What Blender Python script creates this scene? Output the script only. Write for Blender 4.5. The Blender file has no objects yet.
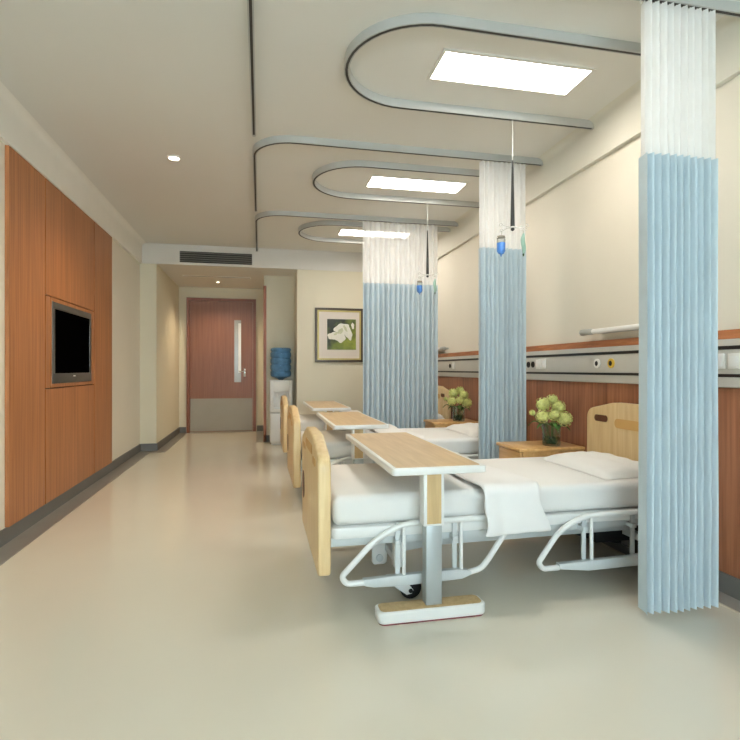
import bpy, bmesh, math, random
from mathutils import Vector, Matrix
from math import sin, cos, pi, radians, atan

random.seed(7)
COL = bpy.context.scene.collection
SC = bpy.context.scene

# ------------------------------------------------------------------ materials
def srgb(r, g, b):
    def f(c):
        c /= 255.0
        return c / 12.92 if c <= 0.04045 else ((c + 0.055) / 1.055) ** 2.4
    return (f(r), f(g), f(b), 1.0)

def newmat(name):
    m = bpy.data.materials.new(name)
    m.use_nodes = True
    nt = m.node_tree
    b = nt.nodes['Principled BSDF']
    return m, nt, b

def plain(name, rgb, rough=0.5, metal=0.0, var=0.04, scale=6.0, bump=0.0, bscale=60.0, spec=0.5, coat=0.0):
    m, nt, b = newmat(name)
    tc = nt.nodes.new('ShaderNodeTexCoord')
    n = nt.nodes.new('ShaderNodeTexNoise')
    n.inputs['Scale'].default_value = scale
    n.inputs['Detail'].default_value = 3
    nt.links.new(tc.outputs['Object'], n.inputs['Vector'])
    r = nt.nodes.new('ShaderNodeValToRGB')
    c = srgb(*rgb)
    r.color_ramp.elements[0].position = 0.3
    r.color_ramp.elements[1].position = 0.7
    r.color_ramp.elements[0].color = (c[0]*(1-var), c[1]*(1-var), c[2]*(1-var), 1)
    r.color_ramp.elements[1].color = (min(1, c[0]*(1+var)), min(1, c[1]*(1+var)), min(1, c[2]*(1+var)), 1)
    nt.links.new(n.outputs['Fac'], r.inputs['Fac'])
    nt.links.new(r.outputs['Color'], b.inputs['Base Color'])
    b.inputs['Roughness'].default_value = rough
    b.inputs['Metallic'].default_value = metal
    b.inputs['Specular IOR Level'].default_value = spec
    b.inputs['Coat Weight'].default_value = coat
    if bump > 0:
        n2 = nt.nodes.new('ShaderNodeTexNoise')
        n2.inputs['Scale'].default_value = bscale
        n2.inputs['Detail'].default_value = 4
        nt.links.new(tc.outputs['Object'], n2.inputs['Vector'])
        bp = nt.nodes.new('ShaderNodeBump')
        bp.inputs['Strength'].default_value = bump
        bp.inputs['Distance'].default_value = 0.01
        nt.links.new(n2.outputs['Fac'], bp.inputs['Height'])
        nt.links.new(bp.outputs['Normal'], b.inputs['Normal'])
    return m

def wood(name, dark, light, stretch=(28, 28, 1.2), rough=0.4, plank=None, spec=0.4):
    """stretch: texture scale for each axis; the small one runs along the grain."""
    m, nt, b = newmat(name)
    tc = nt.nodes.new('ShaderNodeTexCoord')
    mp = nt.nodes.new('ShaderNodeMapping')
    mp.inputs['Scale'].default_value = stretch
    nt.links.new(tc.outputs['Object'], mp.inputs['Vector'])
    n = nt.nodes.new('ShaderNodeTexNoise')
    n.inputs['Scale'].default_value = 1.6
    n.inputs['Detail'].default_value = 6
    n.inputs['Distortion'].default_value = 0.4
    nt.links.new(mp.outputs['Vector'], n.inputs['Vector'])
    r = nt.nodes.new('ShaderNodeValToRGB')
    r.color_ramp.elements[0].position = 0.32
    r.color_ramp.elements[1].position = 0.68
    r.color_ramp.elements[0].color = srgb(*dark)
    r.color_ramp.elements[1].color = srgb(*light)
    nt.links.new(n.outputs['Fac'], r.inputs['Fac'])
    out = r.outputs['Color']
    if plank:
        axis, width = plank
        sep = nt.nodes.new('ShaderNodeSeparateXYZ')
        nt.links.new(tc.outputs['Object'], sep.inputs['Vector'])
        d = nt.nodes.new('ShaderNodeMath'); d.operation = 'DIVIDE'
        d.inputs[1].default_value = width
        nt.links.new(sep.outputs['XYZ'.index(axis)], d.inputs[0])
        fl = nt.nodes.new('ShaderNodeMath'); fl.operation = 'FLOOR'
        nt.links.new(d.outputs[0], fl.inputs[0])
        wn = nt.nodes.new('ShaderNodeTexWhiteNoise'); wn.noise_dimensions = '1D'
        nt.links.new(fl.outputs[0], wn.inputs['W'])
        hsv = nt.nodes.new('ShaderNodeHueSaturation')
        mr = nt.nodes.new('ShaderNodeMapRange')
        mr.inputs['To Min'].default_value = 0.78
        mr.inputs['To Max'].default_value = 1.12
        nt.links.new(wn.outputs['Value'], mr.inputs['Value'])
        nt.links.new(mr.outputs['Result'], hsv.inputs['Value'])
        nt.links.new(out, hsv.inputs['Color'])
        out = hsv.outputs['Color']
    nt.links.new(out, b.inputs['Base Color'])
    b.inputs['Roughness'].default_value = rough
    b.inputs['Specular IOR Level'].default_value = spec
    return m

def emit(name, rgb, strength):
    m, nt, b = newmat(name)
    b.inputs['Base Color'].default_value = srgb(*rgb)
    b.inputs['Emission Color'].default_value = srgb(*rgb)
    b.inputs['Emission Strength'].default_value = strength
    return m

def glass(name, rgb, rough=0.02, ior=1.45, alpha_mix=0.0):
    m, nt, b = newmat(name)
    b.inputs['Base Color'].default_value = srgb(*rgb)
    b.inputs['Roughness'].default_value = rough
    b.inputs['IOR'].default_value = ior
    b.inputs['Transmission Weight'].default_value = 1.0
    if alpha_mix > 0:
        t = nt.nodes.new('ShaderNodeBsdfTransparent')
        t.inputs['Color'].default_value = srgb(*rgb)
        mx = nt.nodes.new('ShaderNodeMixShader')
        mx.inputs['Fac'].default_value = alpha_mix
        nt.links.new(b.outputs[0], mx.inputs[1])
        nt.links.new(t.outputs[0], mx.inputs[2])
        nt.links.new(mx.outputs[0], nt.nodes['Material Output'].inputs['Surface'])
    return m

def cloth(name, rgb, translucent=0.3, transparent=0.0, rough=0.9, var=0.04):
    m = plain(name, rgb, rough, var=var, scale=10, spec=0.15)
    nt = m.node_tree
    b = nt.nodes['Principled BSDF']
    tl = nt.nodes.new('ShaderNodeBsdfTranslucent')
    tl.inputs['Color'].default_value = srgb(*rgb)
    mx = nt.nodes.new('ShaderNodeMixShader')
    mx.inputs['Fac'].default_value = translucent
    nt.links.new(b.outputs[0], mx.inputs[1])
    nt.links.new(tl.outputs[0], mx.inputs[2])
    last = mx
    if transparent > 0:
        tr = nt.nodes.new('ShaderNodeBsdfTransparent')
        m2 = nt.nodes.new('ShaderNodeMixShader')
        m2.inputs['Fac'].default_value = transparent
        nt.links.new(mx.outputs[0], m2.inputs[1])
        nt.links.new(tr.outputs[0], m2.inputs[2])
        last = m2
    nt.links.new(last.outputs[0], nt.nodes['Material Output'].inputs['Surface'])
    return m

M = {}
M['wall'] = plain('cream wall paint', (231, 224, 208), 0.75, var=0.015, scale=1.5)
M['wall_far'] = plain('warm cream wall paint', (229, 221, 198), 0.75, var=0.015, scale=1.5)
M['ceiling'] = plain('matt ceiling paint', (229, 227, 220), 0.85, var=0.012, scale=1.0)
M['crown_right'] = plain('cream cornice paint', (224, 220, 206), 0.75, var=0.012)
M['crown'] = plain('light-brightened cornice paint', (242, 239, 231), 0.7, var=0.012)  # left cornice: paler colour stands in for the light falling on it
M['soffit'] = plain('white soffit paint', (226, 222, 214), 0.7, var=0.012)
M['floor'] = plain('glossy cream vinyl', (219, 213, 197), 0.12, var=0.02, scale=1.2, spec=0.5)
M['border'] = plain('grey vinyl border', (136, 131, 124), 0.3, var=0.05)
M['base'] = plain('dark grey skirting', (110, 108, 104), 0.45, var=0.05)
M['edge'] = plain('pale floor edging', (196, 188, 170), 0.3)
M['veneer'] = wood('orange wood veneer', (150, 94, 56), (180, 118, 74), (40, 40, 0.9), 0.38)
M['veneer_gap'] = plain('dark shadow gap', (64, 34, 18), 0.7)
M['wainscot'] = wood('red brown wall panelling', (134, 84, 58), (168, 110, 78), (30, 30, 1.0), 0.4, plank=('Y', 0.095))
M['wood_band'] = wood('wood cap band', (160, 98, 58), (190, 122, 80), (30, 4, 30), 0.4)
M['door_wood'] = wood('red brown door veneer', (124, 78, 54), (146, 96, 68), (26, 26, 0.9), 0.42)
M['door_frame'] = wood('door frame veneer', (118, 68, 44), (140, 84, 58), (26, 26, 1.2), 0.42)
M['steel'] = plain('brushed steel', (158, 148, 132), 0.5, 0.35, var=0.03)
M['chrome'] = plain('chrome', (225, 225, 225), 0.15, 1.0, var=0.01)
M['alu'] = plain('grey aluminium', (190, 190, 186), 0.4, 0.25, var=0.02)
M['rail_grey'] = plain('grey trunking', (204, 201, 193), 0.4, 0.1, var=0.02)
M['black'] = plain('black plastic', (18, 17, 17), 0.4, var=0.1)
M['rubber'] = plain('black rubber', (16, 16, 18), 0.6, var=0.1)
M['screen'] = plain('black screen glass', (3, 3, 3), 0.3, var=0.05, spec=0.0)
M['bezel'] = plain('grey television bezel', (78, 77, 74), 0.4, 0.3)
M['white'] = plain('white enamel', (236, 236, 233), 0.32, var=0.01)
M['white_plastic'] = plain('white plastic', (234, 232, 226), 0.4, var=0.01)
M['frame_grey'] = plain('pale grey enamel', (205, 210, 210), 0.35, 0.1, var=0.01)
M['post_grey'] = plain('satin aluminium post', (170, 176, 176), 0.4, 0.35, var=0.02)
M['beech'] = wood('beech board', (212, 180, 132), (228, 202, 156), (22, 22, 1.4), 0.35)
M['beech_edge'] = plain('pale beech edge', (226, 194, 140), 0.35)
M['beech_dark'] = plain('dark slot in beech', (96, 56, 34), 0.6)
M['beech_groove'] = plain('shaded groove in beech', (206, 162, 98), 0.5)
M['table_wood'] = wood('table top laminate', (200, 168, 124), (216, 186, 144), (24, 2.0, 24), 0.35)
M['post_wood'] = wood('table post laminate', (176, 148, 104), (196, 168, 124), (24, 24, 1.2), 0.35)
M['night_wood'] = wood('nightstand wood', (206, 158, 96), (226, 182, 122), (20, 1.6, 20), 0.35)
M['sheet'] = plain('white cotton sheet', (238, 236, 232), 0.85, var=0.01, bump=0.12, bscale=9, spec=0.2)
M['blanket'] = plain('white cotton blanket', (242, 240, 238), 0.9, var=0.01, bump=0.15, bscale=14, spec=0.2)
M['curtain'] = cloth('pale blue curtain', (211, 225, 232), 0.12)
M['mesh'] = cloth('white curtain mesh', (253, 253, 251), 0.35, 0.08)
M['lamp'] = emit('ceiling light diffuser', (255, 248, 238), 24.0)
M['spot'] = emit('downlight lens', (255, 246, 230), 12.0)
M['tube'] = emit('bed lamp tube', (226, 224, 218), 0.12)
M['lamp_trim'] = plain('white lamp trim', (226, 223, 215), 0.5)
M['vent_dark'] = plain('dark vent cavity', (52, 50, 46), 0.8)
M['vent_slat'] = plain('vent slat', (120, 114, 104), 0.5)
M['slot_dark'] = plain('dark track slot', (46, 44, 40), 0.6)
M['glass'] = glass('clear glass', (240, 248, 244), 0.01, 1.45, 0.35)
M['door_glass'] = plain('pale door glazing', (160, 160, 154), 0.15, var=0.15, scale=3)
M['door_glass_lit'] = plain('door glazing with painted light', (238, 240, 238), 0.2, var=0.02)
M['bottle_blue'] = glass('blue water bottle', (196, 218, 234), 0.05, 1.33, 0.5)
M['water'] = plain('blue bottle water', (148, 186, 212), 0.2, var=0.2, scale=14)
M['green_dark'] = plain('dark green leaves', (38, 74, 34), 0.6, var=0.3, scale=30)
M['leaf'] = plain('leaf green', (74, 116, 50), 0.55, var=0.2, scale=20)
M['stem'] = plain('flower stem green', (92, 122, 60), 0.6, var=0.1)
M['blossom'] = plain('yellow green petals', (216, 220, 140), 0.7, var=0.2, scale=60)
M['iv_blue'] = plain('blue infusion liquid', (84, 138, 214), 0.25, var=0.1)
M['iv_clear'] = glass('clear infusion glass', (235, 240, 240), 0.05, 1.4, 0.5)
M['iv_green'] = cloth('green tinted bag film', (188, 220, 208), 0.4, 0.25, 0.3)
M['gold'] = plain('gold liner', (196, 178, 112), 0.4, 0.3)
M['pic_frame'] = plain('dark bronze frame', (70, 56, 42), 0.4, 0.2)
M['mat_board'] = plain('cream mat board', (228, 218, 208), 0.8, var=0.01)
M['art_green'] = None
M['petal'] = plain('painted white petals', (240, 238, 226), 0.7, var=0.05, scale=30)
M['petal_shade'] = plain('painted petal shade', (206, 208, 176), 0.7, var=0.08, scale=30)
M['yellow_ring'] = plain('yellow ring', (214, 178, 70), 0.45)
M['red_rubber'] = plain('dark red rubber strip', (110, 36, 40), 0.6)
M['brown_trim'] = wood('brown door casing', (150, 84, 50), (172, 104, 66), (24, 24, 1.4), 0.42)
def art_material():
    m, nt, b = newmat('green leaf painting')
    tc = nt.nodes.new('ShaderNodeTexCoord')
    n = nt.nodes.new('ShaderNodeTexNoise')
    n.inputs['Scale'].default_value = 9; n.inputs['Detail'].default_value = 5
    nt.links.new(tc.outputs['Object'], n.inputs['Vector'])
    sep = nt.nodes.new('ShaderNodeSeparateXYZ')
    nt.links.new(tc.outputs['Object'], sep.inputs['Vector'])
    # darker to the upper left, brighter olive to the bottom
    a = nt.nodes.new('ShaderNodeMath'); a.operation = 'MULTIPLY_ADD'
    a.inputs[1].default_value = 1.1; a.inputs[2].default_value = 0.24
    nt.links.new(sep.outputs[0], a.inputs[0])
    c = nt.nodes.new('ShaderNodeMath'); c.operation = 'MULTIPLY_ADD'
    c.inputs[1].default_value = -0.9; nt.links.new(sep.outputs[2], c.inputs[0])
    nt.links.new(a.outputs[0], c.inputs[2])
    d = nt.nodes.new('ShaderNodeMath'); d.operation = 'ADD'
    nt.links.new(n.outputs['Fac'], d.inputs[0]); nt.links.new(c.outputs[0], d.inputs[1])
    r = nt.nodes.new('ShaderNodeValToRGB')
    r.color_ramp.elements[0].position = 0.25; r.color_ramp.elements[0].color = srgb(36, 40, 22)
    r.color_ramp.elements[1].position = 0.8; r.color_ramp.elements[1].color = srgb(150, 158, 58)
    e = r.color_ramp.elements.new(0.5); e.color = srgb(104, 116, 44)
    nt.links.new(d.outputs[0], r.inputs['Fac'])
    nt.links.new(r.outputs['Color'], b.inputs['Base Color'])
    b.inputs['Roughness'].default_value = 0.5
    return m
M['art_green'] = art_material()

# ------------------------------------------------------------------ mesh helpers
class MB:
    def __init__(self):
        self.bm = bmesh.new()
    def _merge(self, tmp):
        me = bpy.data.meshes.new('tmp')
        tmp.to_mesh(me); tmp.free()
        self.bm.from_mesh(me)
        bpy.data.meshes.remove(me)
    def box(self, x0, x1, y0, y1, z0, z1, bev=0.0, seg=2):
        t = bmesh.new()
        bmesh.ops.create_cube(t, size=1.0)
        for v in t.verts:
            v.co = Vector((x0 + (v.co.x + .5) * (x1 - x0), y0 + (v.co.y + .5) * (y1 - y0), z0 + (v.co.z + .5) * (z1 - z0)))
        if bev > 0:
            bmesh.ops.bevel(t, geom=t.edges[:] , offset=bev, segments=seg, profile=0.5, affect='EDGES')
        self._merge(t)
        return self
    def prism(self, pts, plane, a0, a1, bev=0.0, seg=2):
        """pts: 2-D outline; plane 'XZ' is extruded along Y, 'YZ' along X, 'XY' along Z."""
        t = bmesh.new()
        def co(p, a):
            if plane == 'XZ': return (p[0], a, p[1])
            if plane == 'YZ': return (a, p[0], p[1])
            return (p[0], p[1], a)
        lo = [t.verts.new(co(p, a0)) for p in pts]
        hi = [t.verts.new(co(p, a1)) for p in pts]
        n = len(pts)
        f0 = t.faces.new(lo); f1 = t.faces.new(hi)
        for i in range(n):
            t.faces.new((lo[i], lo[(i+1) % n], hi[(i+1) % n], hi[i]))
        bmesh.ops.recalc_face_normals(t, faces=t.faces[:])
        if bev > 0:
            ed = [e for e in t.edges if e in set(f0.edges) or e in set(f1.edges)]
            bmesh.ops.bevel(t, geom=ed, offset=bev, segments=seg, profile=0.5, affect='EDGES')
        self._merge(t)
        return self
    def tube(self, path, r, n=8, closed=False, radii=None):
        path = [Vector(p) for p in path]
        t = bmesh.new()
        k = len(path)
        rings = []
        up = None
        for i, p in enumerate(path):
            if closed:
                d = (path[(i+1) % k] - path[i-1])
            else:
                d = path[min(i+1, k-1)] - path[max(i-1, 0)]
            d.normalize()
            if up is None:
                up = Vector((0, 0, 1)) if abs(d.z) < 0.9 else Vector((1, 0, 0))
            a = d.cross(up)
            if a.length < 1e-5:
                a = d.orthogonal()
            a.normalize()
            b = a.cross(d); b.normalize()
            up = b
            rr = radii[i] if radii else r
            rings.append([t.verts.new(p + a * rr * cos(2*pi*j/n) + b * rr * sin(2*pi*j/n)) for j in range(n)])
        for i in range(k if closed else k-1):
            q0, q1 = rings[i], rings[(i+1) % k]
            for j in range(n):
                t.faces.new((q0[j], q0[(j+1) % n], q1[(j+1) % n], q1[j]))
        if not closed:
            t.faces.new(rings[0][::-1]); t.faces.new(rings[-1])
        bmesh.ops.recalc_face_normals(t, faces=t.faces[:])
        self._merge(t)
        return self
    def sweep(self, path, prof):
        """flat path in XY (3-D points), profile (side, z) swept along it."""
        path = [Vector(p) for p in path]
        t = bmesh.new()
        k = len(path); m = len(prof)
        rings = []
        for i, p in enumerate(path):
            d0 = (path[i] - path[i-1]).normalized() if i > 0 else None
            d1 = (path[i+1] - path[i]).normalized() if i < k-1 else None
            if d0 is None: d0 = d1
            if d1 is None: d1 = d0
            d = (d0 + d1).normalized()
            s = Vector((-d.y, d.x, 0))
            c = max(0.5, d.dot(d1))
            rings.append([t.verts.new(p + s * (q[0] / c) + Vector((0, 0, q[1]))) for q in prof])
        for i in range(k-1):
            for j in range(m):
                t.faces.new((rings[i][j], rings[i][(j+1) % m], rings[i+1][(j+1) % m], rings[i+1][j]))
        t.faces.new(rings[0][::-1]); t.faces.new(rings[-1])
        bmesh.ops.recalc_face_normals(t, faces=t.faces[:])
        self._merge(t)
        return self
    def lathe(self, prof, c, n=24, axis='Z'):
        """prof: (radius, height) list."""
        t = bmesh.new()
        rings = []
        for (r, z) in prof:
            ring = []
            for j in range(n):
                a = 2*pi*j/n
                if axis == 'Z': co = (c[0] + r*cos(a), c[1] + r*sin(a), c[2] + z)
                elif axis == 'X': co = (c[0] + z, c[1] + r*cos(a), c[2] + r*sin(a))
                else: co = (c[0] + r*cos(a), c[1] + z, c[2] + r*sin(a))
                ring.append(t.verts.new(co))
            rings.append(ring)
        for i in range(len(rings)-1):
            for j in range(n):
                t.faces.new((rings[i][j], rings[i][(j+1) % n], rings[i+1][(j+1) % n], rings[i+1][j]))
        t.faces.new(rings[0][::-1]); t.faces.new(rings[-1])
        bmesh.ops.recalc_face_normals(t, faces=t.faces[:])
        self._merge(t)
        return self
    def ball(self, c, r, sx=1, sy=1, sz=1, sub=2, rough=0.0):
        t = bmesh.new()
        bmesh.ops.create_icosphere(t, subdivisions=sub, radius=1.0)
        for v in t.verts:
            k = 1 + random.uniform(-rough, rough)
            v.co = Vector((c[0] + v.co.x*r*sx*k, c[1] + v.co.y*r*sy*k, c[2] + v.co.z*r*sz*k))
        self._merge(t)
        return self
    def quadgrid(self, fn, nu, nv):
        t = bmesh.new()
        g = [[t.verts.new(fn(i/nu, j/nv)) for j in range(nv+1)] for i in range(nu+1)]
        for i in range(nu):
            for j in range(nv):
                t.faces.new((g[i][j], g[i+1][j], g[i+1][j+1], g[i][j+1]))
        self._merge(t)
        return self
    def build(self, name, mat, parent=None, angle=35, origin=None):
        o0 = Vector(origin) if origin else (Vector(parent.get('_o')) if parent is not None and parent.get('_o') is not None else Vector((0, 0, 0)))
        for v in self.bm.verts:
            v.co -= o0
        me = bpy.data.meshes.new(name)
        self.bm.to_mesh(me); self.bm.free()
        for p in me.polygons:
            p.use_smooth = True
        me.set_sharp_from_angle(angle=radians(angle))
        me.materials.append(mat)
        o = bpy.data.objects.new(name, me)
        COL.objects.link(o)
        if parent is not None:
            o.parent = parent
            if parent.get('_o') is not None:
                o['_o'] = parent['_o']
        else:
            o.location = o0
        return o

def box(name, mat, x0, x1, y0, y1, z0, z1, parent=None, bev=0.0, seg=2, origin=None):
    return MB().box(x0, x1, y0, y1, z0, z1, bev, seg).build(name, mat, parent, origin=origin)

def thing(name, label, cat, loc, group=None):
    o = bpy.data.objects.new(name, None)
    o.empty_display_size = 0.1
    COL.objects.link(o)
    o.location = loc
    o['_o'] = list(loc)
    tag(o, label, cat, group)
    return o

def tag(o, label, cat, group=None):
    o['label'] = label; o['category'] = cat
    if group: o['group'] = group
    return o

def struct(o):
    o['kind'] = 'structure'
    return o

def copy_tree(o, parent=None):
    c = o.copy()
    COL.objects.link(c)
    if parent is not None:
        c.parent = parent
    for ch in list(o.children):
        copy_tree(ch, c)
    return c

def dup(root, d, label):
    c = copy_tree(root)
    c.location = Vector(root.location) + Vector(d)
    c['label'] = label
    return c

def rrect(x0, x1, y0, y1, r, n=5):
    pts = []
    for cx, cy, a0 in ((x1-r, y1-r, 0), (x0+r, y1-r, 90), (x0+r, y0+r, 180), (x1-r, y0+r, 270)):
        for i in range(n+1):
            a = radians(a0 + 90*i/n)
            pts.append((cx + r*cos(a), cy + r*sin(a)))
    return pts

def round_path(pts, r, n=5):
    """3-D polyline with its inner corners rounded."""
    P = [Vector(p) for p in pts]
    out = [P[0]]
    for i in range(1, len(P)-1):
        a, b, c = P[i-1], P[i], P[i+1]
        rr = min(r, (a-b).length*0.45, (c-b).length*0.45)
        p0 = b + (a-b).normalized()*rr
        p1 = b + (c-b).normalized()*rr
        for k in range(n+1):
            t = k/n
            out.append(p0*(1-t)**2 + b*2*t*(1-t) + p1*t*t)
    out.append(P[-1])
    return out

# ------------------------------------------------------------------ key numbers (metres)
PITCH = 1.68
XL, XR = -1.5, 2.15
YB = -2.2
YP = 7.1           # wall with the picture, front of the soffit
YF = 9.0           # wall with the door
H = 2.66
ZS = 2.40
XC = -1.3          # corridor, left wall
XK = 0.06          # corridor, right corner
YR = 7.65          # back of the dispenser recess
XN = 0.49          # corner between recess and picture wall
T = 0.12

# ------------------------------------------------------------------ room shell
struct(box('floor', M['floor'], XL-T, XR+T, YB-T, YF+T, -0.1, 0.0))
struct(box('ceiling', M['ceiling'], XL-T, XR+T, YB-T, YP, H, H+0.1))
struct(box('wall_left', M['wall'], XL-T, XL, YB-T, YP, 0, H))
struct(box('wall_right', M['wall'], XR, XR+T, YB-T, YP, 0, H))
struct(box('wall_far', M['wall_far'], XN, XR+T, YP, YP+T, 0, H))
struct(box('wall_corridor_left', M['wall_far'], XL-T, XC, YP, YF+T, 0, H))
struct(box('wall_corridor_end', M['wall_far'], XC, XK+T, YF, YF+T, 0, H))
struct(box('wall_corridor_right', M['wall_far'], XK, XK+T, YR, YF, 0, H))
struct(box('wall_recess_back', M['wall_far'], XK+T, XN+T, YR, YR+T, 0, H))
struct(box('wall_recess_side', M['wall_far'], XN, XN+T, YP+T, YR, 0, H))
# soffit with the lowered corridor ceiling
struct(box('ceiling_corridor', M['soffit'], XC, XN, YP, YF, ZS, H+0.1))
# back wall with a wide window opening
wx0, wx1, wz0, wz1 = -1.1, 1.8, 0.75, 2.3
w = MB()
w.box(XL-T, wx0, YB-T, YB, 0, H); w.box(wx1, XR+T, YB-T, YB, 0, H)
w.box(wx0, wx1, YB-T, YB, 0, wz0); w.box(wx0, wx1, YB-T, YB, wz1, H)
struct(w.build('wall_back', M['wall']))
win = bpy.data.objects.new('window_1', None); COL.objects.link(win); win.location = (0, YB, 0); win['_o'] = [0, YB, 0]; struct(win)
fr = MB()
for x in (wx0, (wx0+wx1)/2-0.03, wx1-0.06):
    fr.box(x, x+0.06, YB-0.09, YB-0.03, wz0, wz1)
fr.box(wx0, wx1, YB-0.09, YB-0.03, wz0, wz0+0.06); fr.box(wx0, wx1, YB-0.09, YB-0.03, wz1-0.06, wz1)
fr.build('window_frame', M['white'], win)
box('window_glass', M['glass'], wx0+0.05, wx1-0.05, YB-0.065, YB-0.06, wz0+0.05, wz1-0.05, win)

# cornices: flat face with a soft cove up to the ceiling
def cornice(name, x_wall, side, y0, y1, mat):
    d = 0.03
    pts = [(x_wall, ZS), (x_wall + side*d, ZS)]
    pts += [(x_wall + side*d, H-0.05)]
    for i in range(1, 6):
        a = radians(90*i/6)
        pts.append((x_wall + side*(d + 0.05*(1-cos(a))), H-0.05 + 0.05*sin(a)))
    pts += [(x_wall + side*(d+0.05), H), (x_wall, H)]
    m = MB().prism(pts, 'XZ', y0, y1)
    return struct(m.build(name, mat))
cornice('trim_1', XL, 1, YB, YP-0.015, M['crown'])
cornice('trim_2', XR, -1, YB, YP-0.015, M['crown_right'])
struct(box('trim_8', M['soffit'], XL, XR, YP-0.015, YP, ZS, H))

# skirtings and floor borders
BH = 0.095
struct(box('baseboard_left', M['base'], XL, XL+0.012, YB, YP-0.012, 0, BH))
struct(box('baseboard_right', M['base'], XR-0.03, XR, YB, YP, 0, BH))
m = MB(); m.box(XL, XC+0.012, YP-0.012, YP, 0, BH); m.box(XC, XC+0.012, YP, YF, 0, BH)
struct(m.build('baseboard_corridor', M['base']))
m = MB(); m.box(XC, -1.19, YF-0.012, YF, 0, BH); m.box(-0.05, XK, YF-0.012, YF, 0, BH)
struct(m.build('baseboard_end', M['base']))
m = MB(); m.box(XN, XR, YP-0.012, YP, 0, BH); m.box(XK, XN, YR-0.012, YR, 0, BH)
struct(m.build('baseboard_far', M['base']))
b0 = 0.0
m = MB(); m.box(XL, XL+0.145, YB, YP-0.155, b0, 0.003); m.box(XL, XC+0.13, YP-0.155, YP-0.012, b0, 0.003); m.box(XC, XC+0.13, YP-0.012, YF, b0, 0.003)
struct(m.build('trim_3', M['border']))
m = MB(); m.box(XR-0.132, XR, YB, YP, b0, 0.003)
struct(m.build('trim_4', M['border']))
struct(box('trim_5', M['edge'], XR-0.142, XR-0.132, YB, YP, b0, 0.0035))
m = MB(); m.box(-0.05, XK+0.02, YR-0.02, YF-0.012, b0, 0.003); m.box(XK, XN, YR-0.14, YR, b0, 0.003); m.box(XN-0.0, XR, YP-0.14, YP, b0, 0.0025)
struct(m.build('trim_6', M['border']))
# door casing seen edge-on at the corridor corner
struct(box('trim_7', M['brown_trim'], XK-0.012, XK+0.03, YR-0.012, YR+0.07, 0, 2.25))

# ------------------------------------------------------------------ door
door = bpy.data.objects.new('door_1', None); COL.objects.link(door); door.location = (-0.62, YF, 0); door['_o'] = [-0.62, YF, 0]; struct(door)
dx0, dx1, dz = -1.18, -0.066, 2.225
m = MB()
m.box(dx0, dx0+0.05, YF-0.035, YF, 0, dz); m.box(dx1-0.05, dx1, YF-0.035, YF, 0, dz); m.box(dx0+0.05, dx1-0.05, YF-0.035, YF, dz-0.05, dz)
m.build('door_frame', M['door_frame'], door)
leaf = box('door_leaf', M['door_wood'], dx0+0.053, dx1-0.053, YF-0.022, YF-0.002, 0.008, dz-0.053, door)
kp = box('kick_plate', M['steel'], dx0+0.06, dx1-0.06, YF-0.028, YF-0.022, 0.02, 0.56, leaf); kp['label'] = 'brushed steel kick plate'
gx0, gx1, gz0, gz1 = -0.42, -0.31, 0.83, 1.865
vp = MB(); vp.box(gx0, gx1, YF-0.030, YF-0.022, gz0, gz1)
pane = vp.build('vision_panel', M['door_glass'], leaf); pane['label'] = 'narrow glazed vision panel'
box('pane_lit_strip', M['door_glass_lit'], gx1-0.045, gx1, YF-0.032, YF-0.030, gz0+0.16, gz1-0.05, leaf)  # light in the right half of the pane, painted as a white strip
hd = MB(); hd.box(-0.270, -0.235, YF-0.034, YF-0.022, 0.92, 1.06, 0.004); hd.tube([(-0.252, YF-0.03, 1.01), (-0.252, YF-0.075, 1.01), (-0.35, YF-0.08, 1.01)], 0.011)
hh = hd.build('door_handle', M['chrome'], leaf); hh['label'] = 'chrome lever handle'

# ------------------------------------------------------------------ left wood panelling with television niche
wp = thing('wall_paneling', 'orange wood veneer panels covering the left wall around the television', 'wall panel', (XL, 4.63, BH))
px0, px1 = XL, XL+0.022
y0, ya, yb, y1 = 3.51, 4.055, 5.155, 5.74
zb, zt = BH+0.003, ZS-0.004
nz0, nz1 = 0.915, 1.57     # niche opening in the middle column
ny0, ny1 = 4.145, 5.075
g = 0.009
box('panel', M['veneer'], px0, px1, y0, ya-g, zb, zt, wp)
box('panel', M['veneer'], px0, px1, yb+g, y1, zb, zt, wp)
m = MB(); m.box(px0, px1, ya+g, yb-g, nz1+g, zt); m.build('panel', M['veneer'], wp)
m = MB(); m.box(px0, px1, ya+g, yb-g, zb, nz0-g); m.build('panel', M['veneer'], wp)
box('niche_side', M['veneer'], px0, px1, ya+g, ny0-g, nz0, nz1, wp)
box('niche_side', M['veneer'], px0, px1, ny1+g, yb-g, nz0, nz1, wp)
m = MB()
e = 0.026
m.box(px0, px1+0.002, ny0, ny1, nz1-e, nz1); m.box(px0, px1+0.002, ny0, ny1, nz0, nz0+e)
m.box(px0, px1+0.002, ny0, ny0+0.02, nz0+e, nz1-e); m.box(px0, px1+0.002, ny1-0.02, ny1, nz0+e, nz1-e)
m.build('niche_frame', M['veneer'], wp)
box('backing', M['veneer_gap'], px0, px0+0.006, y0+0.002, y1-0.002, zb+0.002, zt-0.002, wp)

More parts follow.
